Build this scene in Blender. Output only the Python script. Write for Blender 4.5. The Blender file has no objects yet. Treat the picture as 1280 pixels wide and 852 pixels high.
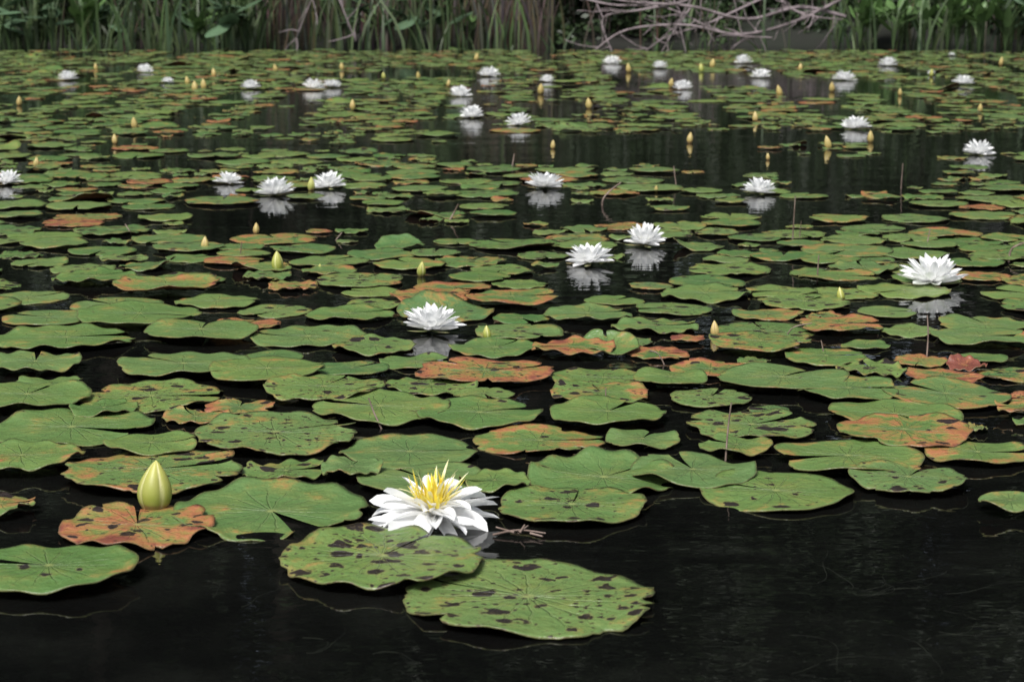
import bpy, math, random
from mathutils import Vector, Matrix, noise, Euler
random.seed(7)
R_=random.random
def U(a,b): return random.uniform(a,b)
scn=bpy.context.scene

# ------------------------------------------------------------------ camera
CAM_H=0.60; PITCH=math.radians(10.36); FPX=2550.0
cd=bpy.data.cameras.new("camera"); cam=bpy.data.objects.new("camera",cd); scn.collection.objects.link(cam)
cam.location=(0,0,CAM_H); cam.rotation_euler=(math.pi/2-PITCH,0,0)
cd.sensor_width=36; cd.lens=36*FPX/1280; cd.clip_start=0.05; cd.clip_end=2000
cd.dof.use_dof=True; cd.dof.focus_distance=2.8; cd.dof.aperture_fstop=15
scn.camera=cam
cp,sp=math.cos(PITCH),math.sin(PITCH)
def W(u,v,z=0.0):
    """survey: where a point of the pond surface seen at (u,v) in the photograph lies in metres"""
    dx=u-640; du=426-v
    d=Vector((dx, du*sp+FPX*cp, du*cp-FPX*sp))
    k=(z-CAM_H)/d.z
    return Vector((d.x*k,d.y*k,z))
def px(u,v): # metres per photo pixel at that water point
    p=W(u,v); dist=p.y*cp+CAM_H*sp
    return dist/FPX
def proj(x,y):
    yc=y*cp+CAM_H*sp; up=y*sp-CAM_H*cp
    return 640+x*FPX/yc, 426-up*FPX/yc

# ------------------------------------------------------------------ world
SE=math.radians(55); SR=math.radians(205)
w=bpy.data.worlds.new("World"); scn.world=w; w.use_nodes=True
nt=w.node_tree; nt.nodes.clear()
sky=nt.nodes.new("ShaderNodeTexSky"); sky.sky_type='NISHITA'; sky.sun_disc=False
sky.sun_elevation=SE; sky.sun_rotation=SR; sky.dust_density=3.0
hs=nt.nodes.new("ShaderNodeHueSaturation"); hs.inputs['Saturation'].default_value=0.5
bg=nt.nodes.new("ShaderNodeBackground"); bg.inputs['Strength'].default_value=0.14
wo=nt.nodes.new("ShaderNodeOutputWorld")
nt.links.new(sky.outputs[0],hs.inputs['Color']); nt.links.new(hs.outputs[0],bg.inputs[0]); nt.links.new(bg.outputs[0],wo.inputs[0])
sl=bpy.data.lights.new("sun",'SUN'); sl.energy=4.3; sl.angle=math.radians(22); sl.color=(1,0.985,0.96)
so=bpy.data.objects.new("sun",sl); scn.collection.objects.link(so)
S=Vector((math.sin(SR)*math.cos(SE),math.cos(SR)*math.cos(SE),math.sin(SE)))
so.rotation_euler=S.to_track_quat('Z','Y').to_euler(); so.location=(0,0,20)
scn.view_settings.view_transform='Standard'; scn.view_settings.look='None'; scn.view_settings.exposure=0

# ------------------------------------------------------------------ node helper
class M:
    def __init__(s,name):
        s.m=bpy.data.materials.new(name); s.m.use_nodes=True; s.t=s.m.node_tree; s.n=s.t.nodes
        s.b=s.n["Principled BSDF"]; s.out=s.n["Material Output"]
    def set(s,sock,v):
        if isinstance(v,bpy.types.NodeSocket): s.t.links.new(v,sock)
        else:
            if isinstance(v,tuple) and len(v)==3 and sock.type=='RGBA': v=v+(1,)
            sock.default_value=v
    def math(s,op,a,b=0.0,c=None,clamp=False):
        n=s.n.new("ShaderNodeMath"); n.operation=op; n.use_clamp=clamp
        s.set(n.inputs[0],a); s.set(n.inputs[1],b)
        if c is not None: s.set(n.inputs[2],c)
        return n.outputs[0]
    def mix(s,f,a,b,mode='MIX'):
        n=s.n.new("ShaderNodeMix"); n.data_type='RGBA'; n.blend_type=mode
        s.set(n.inputs[0],f); s.set(n.inputs[6],a); s.set(n.inputs[7],b); return n.outputs[2]
    def step(s,x,lo,hi,a=0.0,b=1.0):
        n=s.n.new("ShaderNodeMapRange"); n.interpolation_type='SMOOTHSTEP'
        s.set(n.inputs[0],x); s.set(n.inputs[1],lo); s.set(n.inputs[2],hi); s.set(n.inputs[3],a); s.set(n.inputs[4],b); return n.outputs[0]
    def noise(s,vec,scale,detail=3.0,rough=0.5,col=False):
        n=s.n.new("ShaderNodeTexNoise"); s.set(n.inputs['Vector'],vec)
        n.inputs['Scale'].default_value=scale; n.inputs['Detail'].default_value=detail; n.inputs['Roughness'].default_value=rough
        return n.outputs['Color' if col else 'Fac']
    def attr(s,name):
        n=s.n.new("ShaderNodeAttribute"); n.attribute_name=name; return n
    def sep(s,v):
        n=s.n.new("ShaderNodeSeparateXYZ"); s.set(n.inputs[0],v); return n.outputs
    def pos(s):
        return s.n.new("ShaderNodeNewGeometry").outputs['Position']
    def vmath(s,op,a,b):
        n=s.n.new("ShaderNodeVectorMath"); n.operation=op; s.set(n.inputs[0],a); s.set(n.inputs[1],b); return n.outputs[0]
    def bump(s,h,strength,dist,normal=None):
        n=s.n.new("ShaderNodeBump"); s.set(n.inputs['Height'],h); n.inputs['Strength'].default_value=strength; n.inputs['Distance'].default_value=dist
        if normal is not None: s.set(n.inputs['Normal'],normal)
        return n.outputs[0]
    def voro(s,vec,scale):
        n=s.n.new("ShaderNodeTexVoronoi"); n.feature='F1'; n.voronoi_dimensions='2D'; s.set(n.inputs['Vector'],vec); n.inputs['Scale'].default_value=scale
        return n.outputs['Distance'],s.sep(n.outputs['Color'])
    def P(s,**k):
        for a,v in k.items(): s.set(s.b.inputs[a.replace('_',' ')],v)

# ---- water
m=M("pond_water_mat"); p=m.pos()
v1=m.vmath('MULTIPLY',p,(1.0,2.0,1.0))
n1=m.noise(v1,3.0,2.0); n2=m.noise(v1,11.0,3.0)
calm=m.step(m.noise(p,0.5,1.0),0.35,0.7,0.35,1.0)
h=m.math('MULTIPLY',m.math('ADD',m.math('MULTIPLY',n1,0.65),m.math('MULTIPLY',n2,0.30)),calm)
murk=m.mix(m.step(m.noise(p,5,4.0,0.6),0.4,0.75),(0.003,0.0032,0.003),(0.0065,0.007,0.006))
m.P(Base_Color=murk,Roughness=0.015,IOR=1.333,Normal=m.bump(h,1.0,0.004))
MW=m.m

# ---- pads
def pad_material():
    m=M("lily_pad_mat"); p=m.pos()
    uv=m.attr("pad_uv").outputs['Vector']; tint=m.attr("pad_tint").outputs['Vector']
    ux,uy,_=m.sep(uv); tr,tg,tb=m.sep(tint)
    r=m.math('SQRT',m.math('ADD',m.math('MULTIPLY',ux,ux),m.math('MULTIPLY',uy,uy)))
    na=m.noise(p,20,4.0,0.6); nb=m.noise(p,75,3.0,0.6); nc=m.noise(p,260,2.0); nl=m.noise(p,9,2.0)
    ang=m.math('ADD',m.math('ARCTAN2',uy,ux),m.math('MULTIPLY',m.math('SUBTRACT',na,0.5),0.35))
    NV=20
    fr=m.math('FRACT',m.math('MULTIPLY',m.math('ADD',ang,10.0),NV/(2*math.pi)))
    dv=m.math('MULTIPLY',m.math('MULTIPLY',m.math('ABSOLUTE',m.math('SUBTRACT',fr,0.5)),2*math.pi/NV),r)
    vein=m.math('MULTIPLY',m.step(dv,0.003,0.016,1.0,0.0),m.step(r,0.45,0.9,1.0,0.0))
    g1=m.mix(tg,(0.052,0.128,0.033),(0.165,0.228,0.058))
    tg2=m.math('FRACT',m.math('MULTIPLY',tg,7.31))
    g1=m.mix(m.math('MULTIPLY',tg2,0.45),g1,(0.105,0.165,0.075))
    g2=m.mix(m.step(nb,0.3,0.7),g1,m.mix(0.5,g1,(0.066,0.14,0.036)))
    g3=m.mix(m.math('MULTIPLY',m.step(na,0.42,0.72),0.5),g2,(0.185,0.21,0.055))
    g3=m.mix(m.math('MULTIPLY',vein,0.28),g3,(0.20,0.26,0.10))
    age=m.math('ADD',m.math('MULTIPLY',tr,0.95),m.math('MULTIPLY',m.math('SUBTRACT',na,0.5),2.6))
    age=m.math('ADD',age,m.math('MULTIPLY',m.math('SUBTRACT',nb,0.5),1.1))
    age=m.math('ADD',age,m.math('MULTIPLY',m.math('SUBTRACT',r,0.7),0.35))
    age=m.math('SUBTRACT',age,m.math('MULTIPLY',vein,0.2))
    c=m.mix(m.math('MULTIPLY',m.step(age,0.25,0.6),0.85),g3,(0.23,0.18,0.05))
    c=m.mix(m.math('MULTIPLY',m.step(age,0.5,0.9),0.9),c,(0.33,0.125,0.055))
    c=m.mix(m.math('MULTIPLY',m.step(age,0.85,1.25),0.85),c,(0.15,0.04,0.032))
    c=m.mix(m.math('MULTIPLY',m.step(nc,0.58,0.72),0.3),c,(0.04,0.045,0.018))
    def spots(c,scale,bias,gain,mx,warp,nsc):
        dist=m.vmath('ADD',p,m.vmath('MULTIPLY',m.noise(p,nsc,2.0,0.5,True),(warp,warp*0.8,0.0)))
        D,(cr,cg,cb)=m.voro(dist,scale)
        t0=m.math('SUBTRACT',m.math('ADD',tb,cr),m.math('SUBTRACT',bias+0.5,nl))
        thr=m.math('MULTIPLY',t0,gain)
        thr=m.math('MINIMUM',thr,m.math('ADD',m.math('MULTIPLY',m.math('MULTIPLY',cg,cg),mx*0.85),mx*0.25))
        dd=m.math('SUBTRACT',D,thr)
        halo=m.math('MULTIPLY',m.step(dd,-0.02,0.12,1.0,0.0),m.step(thr,0.0,0.05))
        spot=m.math('MULTIPLY',m.step(dd,-0.02,0.025,1.0,0.0),m.step(thr,0.02,0.06))
        c=m.mix(m.math('MULTIPLY',halo,0.5),c,(0.19,0.155,0.06))
        return m.mix(m.math('MULTIPLY',spot,0.96),c,(0.014,0.008,0.010))
    c=spots(c,34,1.02,1.3,0.40,0.03,50)
    c=spots(c,100,1.25,1.2,0.26,0.01,140)
    c=m.mix(m.step(r,0.02,0.08,0.6,0.0),c,(0.28,0.30,0.11))
    c=m.mix(m.step(r,0.97,1.0,0.0,0.6),c,(0.14,0.11,0.05))
    bf=m.n.new("ShaderNodeNewGeometry").outputs['Backfacing']
    c=m.mix(bf,c,m.mix(na,(0.16,0.045,0.035),(0.24,0.12,0.06)))
    hh=m.math('ADD',m.math('MULTIPLY',vein,-0.35),m.math('ADD',m.math('MULTIPLY',na,1.7),m.math('MULTIPLY',nb,0.5)))
    m.P(Base_Color=c,Roughness=m.step(nb,0.3,0.7,0.32,0.5),IOR=1.45,Normal=m.bump(hh,0.9,0.005))
    return m.m
MP=pad_material()

def simple(name,col,rough=0.6,noisecol=None,scale=30,transl=0.0,attr=None,spec=None):
    m=M(name); p=m.pos(); c=col
    if attr:
        c=m.attr(attr).outputs['Color']
    if noisecol:
        c=m.mix(m.step(m.noise(p,scale,3.0),0.35,0.65),c,noisecol) if not attr else m.mix(m.math('MULTIPLY',m.step(m.noise(p,scale,3.0),0.35,0.65),0.4),c,noisecol)
    m.P(Base_Color=c,Roughness=rough)
    if spec is not None: m.P(Specular_IOR_Level=spec)
    if transl>0:
        t=m.n.new("ShaderNodeBsdfTranslucent"); m.set(t.inputs[0],c)
        x=m.n.new("ShaderNodeMixShader"); x.inputs[0].default_value=transl
        m.t.links.new(m.b.outputs[0],x.inputs[1]); m.t.links.new(t.outputs[0],x.inputs[2]); m.t.links.new(x.outputs[0],m.out.inputs[0])
    return m.m
M_PET=simple("petal_white",(0.93,0.93,0.93),0.45,(0.90,0.905,0.89),60,0.35)
M_STA=simple("stamen_yellow",(0.92,0.72,0.05),0.5,(0.92,0.82,0.18),200,0.2)
M_SEP=simple("sepal_green",(0.16,0.20,0.07),0.5,(0.25,0.2,0.1),60)
M_BUD=simple("bud_skin",(0.4,0.3,0.1),0.45,(0.30,0.30,0.08),90,0.0,"col")
M_VEG=simple("bank_leaf",(0.1,0.1,0.1),0.5,(0.04,0.06,0.025),3,0.2,"col")
M_TWIG=simple("dead_twig",(0.24,0.18,0.15),0.8,(0.13,0.09,0.07),40)
M_BRANCH=simple("grey_branch",(0.26,0.21,0.22),0.8,(0.13,0.105,0.105),12)
M_BARK=simple("bark",(0.08,0.065,0.05),0.9,(0.05,0.04,0.03),6)
M_TLEAF=simple("tree_leaf",(0.032,0.054,0.02),0.5,(0.017,0.03,0.012),2)
M_SLEAF=simple("shrub_leaf",(0.06,0.105,0.034),0.5,(0.03,0.055,0.02),2.5,0.15)
M_GROUND=simple("soil",(0.010,0.009,0.007),0.95,(0.010,0.014,0.007),2)
M_WEED=simple("water_weed",(0.020,0.023,0.016),0.9,(0.008,0.009,0.007),30,spec=0.1)
M_CREAM=simple("petal_cream",(0.93,0.86,0.42),0.45,(0.92,0.90,0.65),60,0.25)

def mesh_obj(name,verts,faces,mats,smooth=True,mi=None,attrs=None,loc=None,link=True):
    me=bpy.data.meshes.new(name); me.from_pydata(verts,[],faces)
    for mm in mats: me.materials.append(mm)
    if smooth: me.polygons.foreach_set("use_smooth",[True]*len(faces))
    if mi: me.polygons.foreach_set("material_index",mi)
    if attrs:
        for an,(typ,data) in attrs.items():
            a=me.attributes.new(an,typ,'POINT')
            flat=[c for d in data for c in d]
            a.data.foreach_set("vector" if typ=='FLOAT_VECTOR' else "color",flat)
    me.update()
    if not link: return me
    o=bpy.data.objects.new(name,me); scn.collection.objects.link(o)
    if loc is not None: o.location=loc
    return o
def inst(name,me,loc,rot=(0,0,0),sc=1.0):
    o=bpy.data.objects.new(name,me); scn.collection.objects.link(o); o.location=loc; o.rotation_euler=rot
    o.scale=(sc,sc,sc) if not isinstance(sc,tuple) else sc
    return o

# ------------------------------------------------------------------ water and ground
mesh_obj("pond_water",[(-60,-25,0),(60,-25,0),(60,16.6,0),(-60,16.6,0)],[(0,1,2,3)],[MW],False)
def gh(x,y):
    e=15.9+0.25*noise.noise(Vector((x*0.5,0,0)))
    if y<e: 
        back=max(0,(-20-y))*0.1
        return -0.6*min(1,(e-y)/1.2)+ (back+0.6 if y<-20 else 0)
    d=y-e
    return min(d*0.35,0.25)+ max(0,d-4)*0.16 + 0.1*noise.noise(Vector((x,y,0)))*min(1,d)
xs=[-200,-100,-60,-40]+[i*0.5 for i in range(-50,51)]+[40,60,100,200]
ys=[-60,-30,-20,0,10,14]+[15+i*0.25 for i in range(24)]+[21+i for i in range(20)]+[45,55,70,100,150]
gv=[(x,y,gh(x,y)) for y in ys for x in xs]; nx=len(xs)
gf=[(j*nx+i,j*nx+i+1,(j+1)*nx+i+1,(j+1)*nx+i) for j in range(len(ys)-1) for i in range(nx-1)]
mesh_obj("ground",gv,gf,[M_GROUND])

# ------------------------------------------------------------------ lily pads
def pad_geo(R,rings,segs,seed,notch=0.1,wave=0.003,age=0.0,curl=None,rim=0.0,dome=0.0,nang=0.0,tiltx=0.0,tilty=0.0):
    rs=random.Random(seed)
    ph=[rs.uniform(0,6.28) for _ in range(6)]; k1,k2=rs.choice([2,3]),rs.choice([4,5,6])
    el=rs.uniform(0.90,1.03)
    V=[];UV=[];F=[]
    rad=[0.0]+[((i+1)/rings)**0.8 for i in range(rings)]
    V.append((0,0,0)); UV.append((0,0,0))
    fl=rs.uniform(0,1)
    for i in range(1,rings+2):
        skirt=(i==rings+1); f=rad[min(i,rings)]
        for j in range(segs+1):
            t=notch+(2*math.pi-2*notch)*j/segs
            d=max(0.0,min(t-notch,2*math.pi-notch-t))
            corner=1-0.13*math.exp(-(d/0.14)**1.3)
            edge=corner*(1+0.025*math.sin(2*t+ph[3])+0.012*math.sin(5*t+ph[4])+0.006*math.sin(13*t+ph[5]))
            if age>0:
                nz=noise.noise(Vector((math.cos(t)*3+seed*1.7,math.sin(t)*3,seed)))
                nz2=noise.noise(Vector((math.cos(t)*9+seed,math.sin(t)*9,seed*2.1)))
                nz3=noise.noise(Vector((math.cos(t)*5-seed,math.sin(t)*5,seed*.7)))
                edge*=1-age*(0.10*max(0,nz)*2+0.07*max(0,nz2)+(0.28*max(0,nz3-.38)/.2 if nz3>.38 else 0))
            rr=f*(1+(edge-1)*f**2)
            tt=t+ (0.12*(1-f))*math.exp(-(d/0.5))*(-1 if t<math.pi else 1)*(notch*2)
            x=rr*math.cos(tt); y=rr*math.sin(tt)*el
            z=wave*(f**2.5)*(math.sin(k1*t+ph[0])+0.6*math.sin(k2*t+ph[1]))+rim*max(0,f-0.8)/0.2+dome*(1-f*f)
            z+=wave*0.8*fl*(f**8)*math.sin((k2+6)*t+ph[2])
            X,Y=x*R,y*R
            if skirt: X*=0.992;Y*=0.992;z-=0.0014
            if curl:
                ca,c0,rho=curl
                dxr,dyr=math.cos(ca-nang),math.sin(ca-nang)
                s=X/R*dxr+Y/R*dyr
                if s>c0:
                    a=(s-c0)/rho; s2=c0+rho*math.sin(a); zz=rho*(1-math.cos(a))*R
                    X+=(s2-s)*dxr*R; Y+=(s2-s)*dyr*R; z+=zz
            V.append((X,Y,z)); q=f*(1.0 if not skirt else 1.03)
            UV.append((q*math.cos(t),q*math.sin(t),0))
    n=segs+1
    for j in range(segs): F.append((0,1+j,2+j))
    for i in range(rings):
        a=1+i*n; b=a+n
        for j in range(segs): F.append((a+j,b+j,b+j+1,a+j+1))
    mt=Matrix.Rotation(tiltx,3,'X')@Matrix.Rotation(tilty,3,'Y')@Matrix.Rotation(nang,3,'Z')
    V=[tuple(mt@Vector(v)) for v in V]
    return V,F,UV

grid={}
def gadd(x,y,r):
    grid.setdefault((int(x//0.4),int(y//0.4)),[]).append((x,y,r))
def near(x,y):
    i,j=int(x//0.4),int(y//0.4)
    for a in (-1,0,1):
        for b in (-1,0,1):
            for q in grid.get((i+a,j+b),()): yield q

# u,v,width, red, green, spots, notch dir deg (ground, 90 = away), extra
HP=[
(660,750,330,0.04,0.75,0.86,150,dict(age=0.6,notch=0.02)),
(478,707,262,0.12,0.78,0.94,60,dict(age=0.3,notch=0.03)),
(62,724,218,0.0,0.35,0.12,165,dict(notch=0.13)),
(172,664,205,0.80,0.6,0.55,100,dict(age=0.9,notch=0.05)),
(340,643,243,0.0,0.25,0.02,-55,dict(notch=0.22,tx=0.045,rim=0.004)),
(2,641,92,0.5,0.7,0.3,10,dict(age=0.4)),
(195,597,232,0.42,0.6,0.65,20,dict(age=0.6)),
(28,583,155,0.25,0.7,0.1,200,dict()),
(345,550,214,0.15,0.75,0.84,35,dict(age=0.5)),
(512,568,180,0.0,0.45,0.05,10,dict(notch=0.06)),
(90,537,205,0.0,0.5,0.05,-20,dict()),
(300,512,92,0.6,0.6,0.3,90,dict(age=0.7)),
(245,524,92,0.55,0.7,0.2,120,dict(age=0.5)),
(190,498,188,0.22,0.75,0.72,0,dict(age=0.5)),
(475,517,176,0.0,0.6,0.05,160,dict(notch=0.12)),
(600,525,164,0.0,0.4,0.1,30,dict()),
(760,527,160,0.0,0.5,0.0,60,dict(notch=0.14)),
(528,606,168,0.0,0.65,0.1,120,dict()),
(618,615,92,0.0,0.5,0.05,200,dict()),
(715,638,192,0.08,0.55,0.60,80,dict(age=0.4,notch=0.05)),
(755,600,200,0.0,0.3,0.0,45,dict(notch=0.06,curl=(1.9,0.45,0.9),wave=0.005)),
(866,594,165,0.0,0.35,0.0,105,dict(notch=0.10,wave=0.005)),
(970,617,196,0.02,0.55,0.40,150,dict(notch=0.05)),
(1135,607,148,0.08,0.55,0.78,60,dict(age=0.3)),
(1060,580,186,0.16,0.6,0.1,190,dict()),
(1119,524,176,0.12,0.5,0.1,-60,dict(notch=0.13)),
(1130,550,178,0.66,0.5,0.35,80,dict(age=0.5)),
(1222,572,132,0.28,0.6,0.2,0,dict()),
(940,537,166,0.12,0.65,0.88,30,dict(age=0.8)),
(920,566,92,0.15,0.6,0.1,140,dict()),
(803,555,100,0.0,0.4,0.0,70,dict()),
(675,554,168,0.52,0.6,0.2,0,dict(age=0.5)),
(607,472,176,0.78,0.5,0.7,20,dict(age=1.0)),
(978,480,164,0.0,0.5,0.05,50,dict(notch=0.12)),
(1088,466,92,0.05,0.6,0.7,100,dict(age=0.5)),
(1182,498,172,0.32,0.6,0.2,120,dict()),
(1182,476,104,0.85,0.1,0.3,20,dict(age=0.9)),
(1208,463,52,1.5,0.0,0.1,20,dict(curl=(1.57,0.0,1.1))),
(950,437,130,0.40,0.6,0.76,20,dict(age=0.4)),
(1060,494,134,0.22,0.6,0.1,0,dict()),
(230,463,170,0.0,0.5,0.02,140,dict()),
(83,427,176,0.0,0.45,0.02,20,dict(notch=0.12)),
(45,463,120,0.1,0.7,0.05,100,dict()),
(175,402,162,0.0,0.5,0.05,-10,dict()),
(385,423,150,0.0,0.5,0.1,180,dict()),
(252,422,140,0.0,0.4,0.05,90,dict()),
(437,397,112,0.0,0.4,0.0,30,dict()),
(405,495,160,0.12,0.7,0.80,70,dict(age=0.6)),
(335,472,150,0.1,0.8,0.05,10,dict()),
(358,592,112,0.15,0.7,0.80,20,dict(age=0.5)),
(440,597,86,0.1,0.6,0.1,80,dict()),
(209,366,136,0.46,0.7,0.3,0,dict(rim=0.006,dome=0.0,zz=0.012,notch=0.03)),
(758,441,84,0.02,0.4,0.0,90,dict(curl=(1.2,0.1,0.9))),
(715,444,110,0.75,0.2,0.1,180,dict()),
(620,437,128,0.02,0.4,0.05,60,dict()),
(735,399,112,0.02,0.4,0.0,20,dict()),
(755,475,140,0.12,0.6,0.7,20,dict(age=0.8)),
(838,483,98,0.05,0.6,0.0,60,dict()),
(750,499,130,0.34,0.6,0.6,100,dict(age=0.6)),
(882,371,120,0.0,0.5,0.0,30,dict()),
(888,464,104,0.6,0.3,0.2,0,dict(age=0.4)),
(820,412,110,0.1,0.5,0.3,0,dict()),
(1262,641,82,0.08,0.6,0.05,180,dict()),
(1272,521,60,0.5,0.6,0.4,180,dict()),
(1225,428,124,0.02,0.5,0.05,0,dict()),
(1232,408,120,0.1,0.6,0.1,100,dict()),
(1050,412,110,0.65,0.4,0.4,0,dict(age=0.6)),
(960,395,90,0.45,0.5,0.4,0,dict(age=0.4)),
(1048,354,100,0.3,0.6,0.1,0,dict()),
(1078,338,90,0.0,0.4,0.0,90,dict()),
(35,505,160,0.02,0.5,0.05,70,dict()),
(60,483,90,0.02,0.6,0.05,10,dict()),
(470,437,110,0.15,0.7,0.5,10,dict()),
(520,455,90,0.1,0.5,0.1,10,dict()),
(540,487,120,0.1,0.6,0.65,10,dict(age=0.4)),
(540,377,110,0.62,0.3,0.4,10,dict(age=0.6)),
(640,380,120,0.6,0.4,0.3,10,dict(age=0.6)),
(500,308,66,0.0,0.1,0.0,10,dict(curl=(1.57,0.0,1.6))),
(120,352,110,0.0,0.4,0.0,50,dict()),
(190,567,120,0.1,0.75,0.1,10,dict()),
(130,516,90,0.0,0.4,0.0,50,dict()),
]
sd=100
order=sorted(range(len(HP)),key=lambda i:HP[i][1])
for k,i in enumerate(order):
    u,v,wd,tr,tg,tb,nd,ex=HP[i]; sd+=1
    R=0.5*wd*px(u,v); P=W(u,v); P.z=0.0045+0.0035*(k%4)+ex.get('zz',0)
    tg=max(0.05,min(0.95,tg+U(-.12,.12)))
    V,F,UV=pad_geo(R,12,110,sd,ex.get('notch',U(0.03,0.12)),ex.get('wave',0.0032),ex.get('age',0.15),ex.get('curl'),ex.get('rim',0.001),ex.get('dome',0.0),math.radians(nd),ex.get('tx',U(-.012,.012)),U(-.012,.012))
    n=len(V)
    mesh_obj("lily_pad",V,F,[MP],True,None,{"pad_uv":('FLOAT_VECTOR',UV),"pad_tint":('FLOAT_VECTOR',[(tr,tg,tb)]*n)},P)
    gadd(P.x,P.y,R)

# flowers: u, v(base), width px
FL=[(540,416,85),(737,331,68),(806,308,60),(1165,358,90),(681,236,52),(949,243,48),(411,236,50),(345,245,54),(286,230,40),(10,231,40),
(1223,194,45),(1070,162,41),(649,157,36),(590,148,35),(575,121,32),(611,96,30),(684,103,22),(392,112,32),(415,110,26),(313,112,28),(85,101,30),
(181,91,24),(210,104,17),(276,54,18),(765,80,26),(825,86,23),(853,112,28),(929,80,26),(951,98,29),(1056,101,33),(1110,83,28),(1204,106,30),(682,58,18),(1190,70,10),(1164,94,12)]
flpos=[(W(u,v),0.5*wd*px(u,v)) for u,v,wd in FL]

# open-water patches as surveyed (u,v,ru,rv)
OPEN=[(1030,262,150,13),(820,262,95,22),(1230,285,80,11),(500,185,85,8),(205,205,80,7),(900,192,75,8),(640,190,55,8),(1120,205,75,8),(330,262,50,6),
(560,160,60,6),(40,190,50,6),(480,345,60,6),(420,275,70,5),(960,330,60,6),(1150,440,60,10),(700,350,60,6),(560,255,60,7),(870,225,75,9),(740,270,60,16),(700,425,40,6),(590,400,60,5)]
MV=[];MF=[];MU=[];MT=[]
def try_pad(x,y,r,k):
    for (a,b,c) in near(x,y):
        if (a-x)**2+(b-y)**2<((r+c)*k)**2: return False
    return True
count=0
for it in range(54000):
    small=it>32000
    y=2.35+ (15.2-2.35)*(R_()**0.7); hw=0.25*y+0.9
    x=U(-hw,hw)
    u,v=proj(x,y)
    inside=-40<u<1320
    if v>585: continue
    if inside and v>508 and not (small and v<600): continue
    if small: r=U(0.022,0.055)
    else: r=U(0.05,0.10) if y>3 else U(0.04,0.085)
    if inside and v>508: r=U(0.015,0.03)
    dn=noise.noise(Vector((x*0.75,y*0.5,3.1)))+0.7*noise.noise(Vector((x*1.5,y*1.6,7)))
    far=max(0,min(1,(y-4)/3))
    if small:
        k=0.94
        if R_()<0.3 or (y<5 and R_()<.4): continue
        if dn<-0.34: continue
        if inside and v>508: k=1.0
    else:
        k=(0.80-0.12*dn) if y<4 else (0.82+0.10*far-0.24*dn)
        if y>4.5 and dn<-0.15: continue
    if y>13.4 and R_()<(y-13.4)/1.9: continue
    bad=False
    for (a,b,ru,rv) in OPEN:
        if ((u-a)/ru)**2+((v-b)/rv)**2<1: bad=True;break
    if bad and R_()<0.95: continue
    for P,fr in flpos:
        if abs(x-P.x)<fr*1.1+r*0.8 and -max(fr*3.0,0.10*P.y*P.y/4.5)-r<y-P.y<fr: bad=True;break
    if bad and R_()<0.98: continue
    if not try_pad(x,y,r,k): continue
    gadd(x,y,r); count+=1
    segs,rings=(60,7) if y<5 and r>.04 else ((36,4) if y<9 else (24,3))
    q=R_()
    if q<0.78: tr=U(-0.1,0.18)
    elif q<0.91: tr=U(0.22,0.48)
    else: tr=U(0.55,1.0)
    tb=U(0.35,0.85) if R_()<0.45 else U(0,0.15)
    curl=(U(0,6.28),U(0.1,0.6),U(0.8,1.4)) if R_()<0.06 else None
    V,F,UV=pad_geo(r,rings,segs,it,U(0.02,0.14),U(0.0007,0.0026),0.6 if tb>0.3 or tr>0.3 else 0.1,curl,0,0,U(0,6.28),U(-.014,.014),U(-.014,.014))
    off=len(MV); z0=U(0.002,0.009)
    MV+= [(a+x,b+y,c+z0) for a,b,c in V]; MF+=[tuple(i+off for i in f) for f in F]; MU+=UV; MT+=[(tr,(it*0.6180339)%1,tb)]*len(V)
mesh_obj("lily_pad_mass",MV,MF,[MP],True,None,{"pad_uv":('FLOAT_VECTOR',MU),"pad_tint":('FLOAT_VECTOR',MT)})
print("pads",count,len(MF))

# ------------------------------------------------------------------ flowers
def petal(V,F,MI,az,el,L,Wd,curl,cup,base,mi,z0=0.0,ns=7,nt=4,twist=0.0,pw=0.62):
    off=len(V); r=base; z=z0; e=el
    ca,sa=math.cos(az),math.sin(az)
    for i in range(ns+1):
        s=i/ns
        wv=Wd*(s+0.08)**0.55*(1.0-s)**pw*1.75 if s<1 else 0.0
        for j in range(nt+1):
            t=j/nt*2-1
            nr=-math.sin(e)*cup*wv*t*t*1.0; nz=math.cos(e)*cup*wv*t*t
            lat=t*wv; lz=lat*math.sin(twist)*s
            x=(r+nr); 
            V.append((x*ca-lat*sa, x*sa+lat*ca, z+nz+lz))
        st=L/ns; r+=st*math.cos(e); z+=st*math.sin(e); e=el+curl*(i+1)/ns
    for i in range(ns):
        for j in range(nt):
            a=off+i*(nt+1)+j
            F.append((a,a+1,a+nt+2,a+nt+1)); MI.append(mi)
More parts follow.
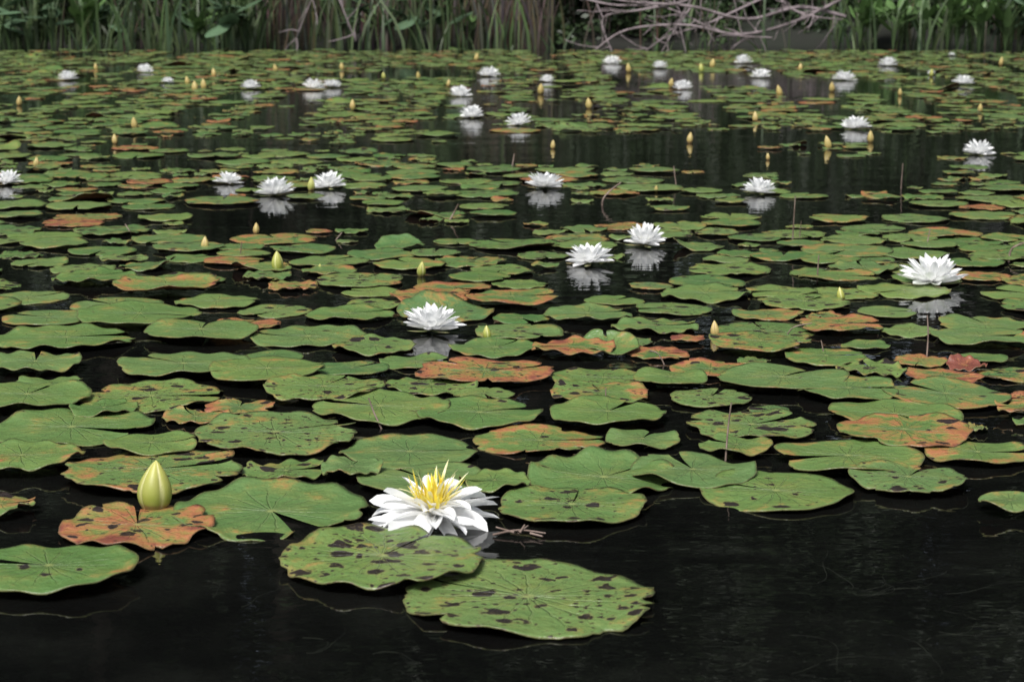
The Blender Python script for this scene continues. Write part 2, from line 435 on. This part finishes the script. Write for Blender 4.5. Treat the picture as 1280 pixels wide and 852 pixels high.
def flower_mesh(seed,hero=False):
    rs=random.Random(seed); V=[];F=[];MI=[]
    rad=math.radians
    if not hero:
        op=rs.uniform(0.85,1.2)
        wh=[(10,2,1.0,.17,14),(10,17,1.0,.17,18),(10,34,.94,.158,18),(8,52,.84,.135,14),(6,68,.68,.105,8)]
        for wi,(n,e,L,Wd,c) in enumerate(wh):
            a0=rs.uniform(0,1)
            for k in range(n):
                petal(V,F,MI,a0+2*math.pi*(k+rs.uniform(-.2,.2))/n,rad(e*op+rs.uniform(-5,7)),(L+rs.uniform(-.12,.05))*0.95,Wd*rs.uniform(.85,1.1),rad(c+rs.uniform(-10,10)),0.6,0.06,0,0.04+0.02*wi,8,4,twist=rs.uniform(-.3,.3),pw=.56)
        for k in range(28):
            petal(V,F,MI,rs.uniform(0,6.28),rad(rs.uniform(50,88)),rs.uniform(.28,.42),.02,rad(15),0.2,0.07,1,0.1,3,1)
        for k in range(4):
            petal(V,F,MI,k*1.571+.4,rad(0),.85,.13,rad(6),-0.2,0.05,2,0.012)
    else:
        wh=[(12,1,1.0,.135,-10),(12,9,1.0,.13,-20),(12,18,.96,.12,-26),(9,28,.84,.10,-28),(8,42,.66,.07,-30)]
        for wi,(n,e,L,Wd,c) in enumerate(wh):
            a0=rs.uniform(0,1)
            for k in range(n):
                petal(V,F,MI,a0+2*math.pi*(k+rs.uniform(-.38,.38))/n,rad(e+rs.uniform(-8,12)),(L+rs.uniform(-.22,.06))*0.98,Wd*rs.uniform(.72,1.15),rad(c+rs.uniform(-28,28)),rs.uniform(.3,.8),0.07,0,0.10+0.03*wi,10,6,twist=rs.uniform(-.95,.95),pw=.55)
        for k in range(95):
            e=rs.uniform(42,92)
            petal(V,F,MI,rs.uniform(0,6.28),rad(e),rs.uniform(.32,.58),rs.uniform(.016,.032),rad(rs.uniform(-30,40)),0.2,rs.uniform(0.02,.18),1,0.24,5,2)
        for k in range(14):
            petal(V,F,MI,rs.uniform(0,6.28),rad(rs.uniform(48,88)),rs.uniform(.5,.74),.038,rad(rs.uniform(-60,10)),0.4,.08,3,0.22,7,2)
        for k in range(4):
            petal(V,F,MI,k*1.571+.4,rad(-3),.85,.13,rad(-5),-0.2,0.05,2,0.05)
    return mesh_obj("water_lily",V,F,[M_PET,M_STA,M_SEP,M_CREAM],True,MI,link=False)
fm=[flower_mesh(i) for i in range(7)]
for i,((P,r),(u,v,wd)) in enumerate(zip(flpos,FL)):
    inst("water_lily_flower",fm[i%7],(P.x,P.y,0.002+U(0,0.004)),(U(-.1,.1),U(-.1,.1),U(0,6.28)),(r,r,r*U(0.92,1.08)))
P=W(543,655); r=0.5*176*px(543,657)
inst("water_lily_flower",flower_mesh(57,True),(P.x,P.y,-0.001),(math.radians(5),math.radians(-6),0.5),(r,r,r*1.05))

# ------------------------------------------------------------------ buds
def bud_mesh(seed,big=False,tan=False):
    V=[];F=[];C=[]
    ns,na=18,40
    for i in range(ns+1):
        s=i/ns
        rr=0.375*(math.sin(math.pi*min(1,(s**1.0*0.84+0.16)))**0.7)*(1-0.38*s**1.3) if s<1 else 0.0
        for j in range(na):
            a=2*math.pi*j/na
            cr=abs(math.sin(2*a+s*0.5)); f=rr*(0.76+0.24*cr**0.4)
            V.append((f*math.cos(a)+0.03*s*s,f*math.sin(a),s))
            edge=max(0,1-cr*3.0)
            if tan: base=Vector((.36,.25,.09)).lerp(Vector((.50,.38,.14)),s)
            else: base=Vector((.20,.24,.035)).lerp(Vector((.45,.43,.10)),s**1.5)
            if s<0.14: base=base.lerp(Vector((.16,.07,.04)),0.7)
            c=base.lerp(Vector((.80,.76,.42)) if not tan else Vector((.22,.13,.05)),min(1,edge*(0.4+.9*s)))
            C.append((c.x,c.y,c.z,1))
    for i in range(ns):
        for j in range(na):
            F.append((i*na+j,i*na+(j+1)%na,(i+1)*na+(j+1)%na,(i+1)*na+j))
    off=len(V)
    for i in range(4):
        s=-i/3*0.5
        for j in range(8):
            a=j*math.pi/4; V.append((0.13*math.cos(a)+0.05*s,0.13*math.sin(a),s+0.05)); C.append((.14,.07,.045,1))
    for i in range(3):
        for j in range(8):
            F.append((off+i*8+j,off+(i+1)*8+j,off+(i+1)*8+(j+1)%8,off+i*8+(j+1)%8))
    return mesh_obj("water_lily_bud",V,F,[M_BUD],True,None,{"col":('FLOAT_COLOR',C)},link=False)
bb=bud_mesh(1,True); bt=bud_mesh(2,False,True); by=bud_mesh(3)
P=W(193,640); inst("water_lily_bud",bb,(P.x,P.y,0.004),(0.03,0.03,0.75),(.058,.058,0.056))
BD=[(347,338,25,0),(256,312,17,1),(526,345,19,0),(894,421,21,1),(1052,376,18,0),(609,424,18,0),(169,161,15,1),(144,180,13,1),(45,209,13,1),(441,137,13,1),
(737,136,14,1),(786,91,12,1),(1036,186,17,1),(1088,178,15,1),(944,152,13,1),(975,120,14,1),(862,179,14,1),(691,186,11,1),(389,238,17,0),(320,292,14,1),(24,132,12,1),
(244,114,13,1),(255,112,14,1),(268,96,11,1),(480,99,9,0),(676,118,14,1),(1251,82,11,1),(1040,115,13,1),(877,90,11,0),(820,240,9,1),(523,99,10,1),(838,110,13,1),(890,85,12,1),(1164,96,10,0),(428,88,10,1),(960,200,9,1),
(235,106,11,1),(595,76,10,1),(1125,120,10,1),(1225,140,11,1),(120,88,9,1),(345,90,10,1),(1000,88,9,1),(400,338,9,0),(560,108,9,1)]
for u,v,h,t in BD:
    P=W(u,v); s=h*px(u,v)
    inst("water_lily_bud",bt if t else by,(P.x,P.y,0.0),(U(-.15,.15),U(-.2,.2),U(0,6)),(s*U(.75,.95),s*.85,s))

# ------------------------------------------------------------------ twigs
def tube(V,F,pts,r0,r1,n=6):
    pts=[Vector(p) for p in pts]; off=len(V); N=len(pts)
    for i,p in enumerate(pts):
        d=(pts[min(i+1,N-1)]-pts[max(i-1,0)]).normalized()
        a=d.orthogonal().normalized(); b=d.cross(a); r=r0+(r1-r0)*i/(N-1)
        for j in range(n):
            t=2*math.pi*j/n; V.append(tuple(p+a*r*math.cos(t)+b*r*math.sin(t)))
    for i in range(N-1):
        for j in range(n):
            F.append((off+i*n+j,off+i*n+(j+1)%n,off+(i+1)*n+(j+1)%n,off+(i+1)*n+j))
def smoothpts(pts,sub=5):
    pts=[Vector(p) for p in pts]; out=[]
    for i in range(len(pts)-1):
        p0=pts[max(i-1,0)];p1=pts[i];p2=pts[i+1];p3=pts[min(i+2,len(pts)-1)]
        for k in range(sub):
            t=k/sub
            out.append(0.5*((2*p1)+(p2-p0)*t+(2*p0-5*p1+4*p2-p3)*t*t+(3*p1-p0-3*p2+p3)*t**3))
    out.append(pts[-1]); return out
TW=[(477,535,[(0,0),(-9,18),(-16,38)],1.6),(1022,353,[(0,0),(1,34)],1.2),(1158,448,[(0,0),(1,30),(-1,55)],1.3),(907,576,[(0,0),(3,40),(6,74)],1.6),
(991,302,[(0,0),(1,58)],1.2),(753,257,[(0,0),(2,10),(12,20),(23,29)],1.5),(1127,236,[(0,0),(0,32)],1.0),(845,232,[(0,0),(-3,24)],1.0),(561,277,[(0,0),(6,10),(12,22)],1.5),
(1262,325,[(0,0),(4,14),(20,22)],1.8),(300,322,[(0,0),(3,20)],1.0),(1158,306,[(0,0),(5,20)],1.0),(165,292,[(0,0),(-8,12)],1.0),(1000,300,[(0,0),(1,24)],.8),(735,512,[(0,0),(2,14)],1.2),(757,508,[(0,0),(0,24)],1.2),
(985,420,[(0,0),(8,12),(30,16)],1.1),(1030,445,[(0,0),(-4,20)],1.1),(640,210,[(0,0),(3,18)],1.0),(830,455,[(0,0),(-8,14),(-18,18)],1.1),(420,300,[(0,0),(8,10)],1.0)]
for u,v,pts,wd in TW:
    P=W(u,v); k=px(u,v); V=[];F=[]
    pp=[(0,0,-0.01)]+[(a*k,U(-.01,.01),b*k) for a,b in pts]
    tube(V,F,smoothpts(pp,4),wd*k*1.0,wd*k*0.6)
    mesh_obj("dead_stem",V,F,[M_TWIG],True,loc=P)
V=[];F=[];k=px(645,668)
for pts in ([(-32,0,0),(0,4,5),(34,0,2)],[(0,0,3),(12,20,6)],[(-5,0,3),(-28,14,6)],[(2,0,3),(8,4,12)],[(15,0,2),(30,-14,2)]):
    tube(V,F,smoothpts([(a*k,b*k,c*k) for a,b,c in pts],4),1.7*k,1.0*k)
mesh_obj("floating_twig",V,F,[M_TWIG],True,loc=W(648,668,0.002))
V=[];F=[]
rs=random.Random(5)
for (cu,cv_,n,base) in [(1080,745,8,.5),(1180,790,6,.2),(960,820,3,.1),(420,800,3,-.2),(240,760,2,1.0)]:
    for i in range(n):
        u=cu+rs.gauss(0,50); v=cv_+rs.gauss(0,14)
        P=W(u,v); a=base+rs.uniform(-.6,.6); L=rs.uniform(.05,.13); pts=[]
        cv=rs.uniform(-2.2,2.2)
        for s in range(11):
            t=s/10; aa=a+cv*t+.4*math.sin(t*6+i); pts.append(Vector((P.x,P.y,0.0001))); P=P+Vector((math.cos(aa)*L/10,math.sin(aa)*L/10,0))
        tube(V,F,pts,0.0004,0.0002,4)
mesh_obj("water_weed",V,F,[M_WEED])

# ------------------------------------------------------------------ far bank
def blade(V,F,C,x,y,z,h,wd,lean,az,col,seg=5):
    off=len(V); ca,sa=math.cos(az),math.sin(az); fa=random.uniform(-.9,.9)
    for i in range(seg+1):
        s=i/seg; w_=wd*0.5*(1-s**1.6)+0.0008; o=lean*h*s**2
        X=x+ca*o;Y=y+sa*o;Z=z+h*(s-0.25*abs(lean)*s*s)
        V.append((X-w_*math.cos(fa),Y-w_*math.sin(fa),Z)); V.append((X+w_*math.cos(fa),Y+w_*math.sin(fa),Z))
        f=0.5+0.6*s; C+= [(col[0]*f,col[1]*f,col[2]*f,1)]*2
    for i in range(seg): a=off+2*i; F.append((a,a+1,a+3,a+2))
V=[];F=[];C=[]
def xb(u): return (u-640)/FPX*15.8
greens=[(0.06,0.115,0.035),(0.10,0.17,0.055),(0.045,0.09,0.035),(0.14,0.20,0.08),(0.08,0.11,0.04)]
for i in range(6000):
    x=U(-7,7); u=640+x/15.8*FPX
    if u<345: d=.85
    elif u<385: d=.3
    elif u<590: d=.5
    elif u<700: d=.2
    elif u<1050: d=.10
    else: d=.35
    d*=0.2+1.6*max(0,noise.noise(Vector((x*2.2,4,0)))+.3)
    if R_()>d: continue
    y=15.3+0.35*noise.noise(Vector((x*.9,0,0)))+U(0,1)**1.6*1.8
    g=random.choice(greens); b=U(.5,1.4)
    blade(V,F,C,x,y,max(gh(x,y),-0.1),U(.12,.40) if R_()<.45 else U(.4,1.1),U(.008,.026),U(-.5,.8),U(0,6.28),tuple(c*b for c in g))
mesh_obj("reed_grass",V,F,[M_VEG],True,None,{"col":('FLOAT_COLOR',C)})
V=[];F=[];C=[]
for i in range(1000):
    q=R_()
    if q<.2: x=random.gauss(xb(362),.10)
    elif q<.24: x=random.gauss(xb(185),.15)
    elif q<.66: x=U(xb(590),xb(690))
    elif q<.8: x=U(xb(410),xb(590))
    else: x=U(-7,7)
    y=15.45+U(0,1.2); br=random.choice([(0.14,0.10,0.085),(0.18,0.13,0.115),(0.08,0.055,0.05),(0.14,0.11,0.065)])
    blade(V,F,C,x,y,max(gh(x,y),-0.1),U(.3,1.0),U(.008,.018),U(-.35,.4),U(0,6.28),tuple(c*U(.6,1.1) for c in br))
mesh_obj("dead_reeds",V,F,[M_VEG],True,None,{"col":('FLOAT_COLOR',C)})

def broadleaf_mesh(seed,heart=True,nl=9,H=0.42):
    rs=random.Random(seed); V=[];F=[];C=[]
    for k in range(nl):
        az=rs.uniform(0,6.28); hh=H*rs.uniform(.4,1.1); sp_=hh*rs.uniform(.1,.4)
        top=Vector((math.cos(az)*sp_,math.sin(az)*sp_,hh))
        o=len(V); tube(V,F,smoothpts([(0,0,0),(top.x*.35,top.y*.35,hh*.6),top],3),.006,.004,5); C+=[(.07,.12,.04,1)]*(len(V)-o)
        L=rs.uniform(.13,.21) if heart else rs.uniform(.13,.22); Wd=L*(.38 if heart else .19)
        el=rs.uniform(-.6,.6) if heart else rs.uniform(.4,1.35)
        d=Vector((math.cos(az)*math.cos(el),math.sin(az)*math.cos(el),math.sin(el))); side=Vector((-math.sin(az),math.cos(az),0)); nn=d.cross(side)
        b=rs.uniform(.7,1.3); col=(.09*b,.155*b,.085*b,1) if heart else (.09*b,.165*b,.05*b,1)
        o=len(V); ns=7
        for i in range(ns+1):
            s=i/ns; w_=Wd*(math.sin(math.pi*min(1,s*.85+.15))**.8) if i<ns else 0
            for t in (-1,-.5,0,.5,1):
                back=-0.25*L*abs(t)*(1-s)**3 if heart else 0
                p_=top+d*(L*s+back)+side*(w_*t)+nn*(-.25*w_*abs(t))+Vector((0,0,-.12*L*s*s)); V.append(tuple(p_)); C.append(col)
        for i in range(ns):
            for j in range(4): a=o+i*5+j; F.append((a,a+1,a+6,a+5))
    return mesh_obj("marsh_plant",V,F,[M_VEG],True,None,{"col":('FLOAT_COLOR',C)},link=False)
hm=[broadleaf_mesh(i,True) for i in range(3)]; lm=[broadleaf_mesh(10+i,False,14,.34) for i in range(3)]
for u,dy in [(60,-.1),(85,.0),(300,-.15),(318,.0),(20,.1),(220,.2),(150,.2),(430,.2),(520,.1),(-40,.0),(560,.1),(1250,.2)]:
    inst("arrowhead_plant",random.choice(hm),(xb(u),15.4+dy,0.0),(0,0,U(0,6.28)),U(.85,1.15))
for u,dy in [(1065,.2),(1085,.3),(1100,.0),(1120,.3),(1140,.1),(1165,.0),(1180,.1),(1200,-.1),(1235,.0),(1275,.0),(1300,.1),(1330,.2),(1360,.1),(590,.3),(480,.3),(255,.1),(120,.1)]:
    inst("pickerelweed_plant",random.choice(lm),(xb(u),15.4+dy,0.0),(0,0,U(0,6.28)),U(.75,1.15))

# bare fallen branches
def px_path(pts,y0):
    k=y0/FPX
    return [((a-640)*k, y0+c, (62-b)*k) for a,b,c in pts]
V=[];F=[]
mains=[([(1060,22,.3),(1000,10,.2),(930,24,.0),(860,8,-.1),(790,3,0),(735,-6,.1)],5,2.4),
([(1055,0,.3),(990,28,.1),(920,42,-.1),(850,30,-.2),(780,36,-.2),(742,60,-.2)],4.5,2),
([(1000,-20,.3),(940,5,.2),(880,30,0),(830,45,-.1),(800,64,-.2)],4,1.8),
([(900,-30,.3),(860,0,.1),(800,12,-.1),(752,22,-.1),(762,62,-.2)],4,1.8),
([(860,10,0),(845,30,-.1),(830,50,-.2),(833,64,-.2)],3,1.5),
([(960,-20,.1),(980,8,0),(1010,20,-.1),(1046,24,-.1)],3,1.5),
([(700,-10,.1),(760,6,0),(830,10,0),(900,40,-.1),(960,46,-.1)],3,1.5),
([(425,-5,0),(440,30,-.1),(448,50,-.1)],2,1.2),([(395,-5,0),(380,30,0),(372,52,0)],2,1.2)]
rs=random.Random(9)
for pts,a,b in mains:
    P3=smoothpts(px_path(pts,15.2),6); k=15.2/FPX
    tube(V,F,P3,a*.5*k,b*.5*k)
    for q in range(len(P3)//2):
        i=rs.randrange(1,len(P3)-1); p0=P3[i]; d=Vector((rs.uniform(-1,.4),rs.uniform(-.4,.2),rs.uniform(-1,.7))).normalized(); L=rs.uniform(.1,.35); pp=[p0]
        for s in range(5):
            d=(d+Vector((rs.uniform(-.3,.3),rs.uniform(-.3,.3),rs.uniform(-.35,.3)))).normalized(); pp.append(pp[-1]+d*L/5)
        tube(V,F,pp,.9*k,.4*k,5)
mesh_obj("fallen_branch",V,F,[M_BRANCH])

def leafcloud(V,F,rs,c,rad,n,size):
    for i in range(n):
        while True:
            p_=Vector((rs.uniform(-1,1),rs.uniform(-1,1),rs.uniform(-1,1)))
            if .25<p_.length<1: break
        q=Vector((c[0]+p_.x*rad[0],c[1]+p_.y*rad[1],c[2]+p_.z*rad[2]))
        d=Vector((rs.gauss(0,1),rs.gauss(0,1),rs.gauss(0,.6))).normalized(); e=d.orthogonal().normalized()
        e=(Matrix.Rotation(rs.uniform(0,6.28),3,d)@e); L=size*rs.uniform(.6,1.3)
        o=len(V); V+= [tuple(q-d*L*.5),tuple(q+e*L*.3),tuple(q+d*L*.5),tuple(q-e*L*.3)]; F.append((o,o+1,o+2,o+3))
def shrub_mesh(seed,leafm,size=.10,n=170):
    rs=random.Random(seed); V=[];F=[];MI=[]
    for k in range(9):
        a=rs.uniform(0,6.28); t=Vector((math.cos(a)*.5,math.sin(a)*.4,rs.uniform(.6,1.5)))
        tube(V,F,smoothpts([(0,0,-.1),t*.5+Vector((0,0,.1)),t],3),.016,.006,5)
    MI=[0]*len(F)
    for k in range(14):
        a=rs.uniform(0,6.28); r=rs.uniform(.1,.6)
        leafcloud(V,F,rs,(math.cos(a)*r,math.sin(a)*r,rs.uniform(.2,1.6)),(.35,.35,.28),n,size)
    MI+=[1]*(len(F)-len(MI))
    return mesh_obj("shrub",V,F,[M_BARK,leafm],False,MI,link=False)
sm=[shrub_mesh(i,M_TLEAF) for i in range(3)]
sb=[shrub_mesh(20+i,M_SLEAF,.11,70) for i in range(3)]
x=-9
while x<9.5:
    y=17.6+U(-.3,.8); inst("shrub",random.choice(sm),(x,y,gh(x,y)-.1),(0,0,U(0,6)),U(.9,1.4)); x+=U(.5,.8)
x=-6
while x<6.5:
    y=16.5+U(-.2,.3); inst("shrub",random.choice(sm),(x,y,gh(x,y)-.15),(0,0,U(0,6)),U(.45,.7)); x+=U(.22,.4)
x=-6.5
while x<6.8:
    y=16.05+U(-.1,.3); inst("leafy_shrub",random.choice(sb),(x,y,gh(x,y)-.12),(0,0,U(0,6)),U(.35,.55)); x+=U(.4,1.2)
def tree_mesh(seed):
    rs=random.Random(seed); V=[];F=[]; H=rs.uniform(9,11)
    lx,ly=rs.uniform(-.5,.5),rs.uniform(-.5,.5)
    spine=smoothpts([(0,0,-.3),(lx*.3,ly*.2,H*.3),(lx,ly,H*.65),(lx*1.2,ly,H)],5); tube(V,F,spine,.17,.03,8)
    ends=[]
    for k in range(26):
        i=rs.randrange(2,len(spine)); p0=spine[i]; a=rs.uniform(0,6.28); L=rs.uniform(1.0,2.4)*(1.15-p0.z/H*.6)
        e=p0+Vector((math.cos(a)*L,math.sin(a)*L,rs.uniform(-.1,.8))); tube(V,F,smoothpts([p0,p0.lerp(e,.5)+Vector((0,0,.2)),e],3),.05,.012,5); ends+= [e,p0.lerp(e,.55)]
    MI=[0]*len(F)
    for e in ends: leafcloud(V,F,rs,tuple(e),(rs.uniform(.6,1.0),rs.uniform(.6,1.0),rs.uniform(.4,.7)),rs.randint(110,200),.2)
    MI+=[1]*(len(F)-len(MI))
    return mesh_obj("maple_tree",V,F,[M_BARK,M_TLEAF],False,MI,link=False)
tm=[tree_mesh(i) for i in range(4)]
for row,(y0,st) in enumerate([(19.5,2.0),(22.5,2.1),(26,2.3),(31,2.5)]):
    x=-15-row*2
    while x<15+row*2:
        y=y0+U(-.8,.8); inst("maple_tree",random.choice(tm),(x,y,gh(x,y)-.05),(0,0,U(0,6.28)),U(.9,1.25)); x+=st*U(.8,1.2)
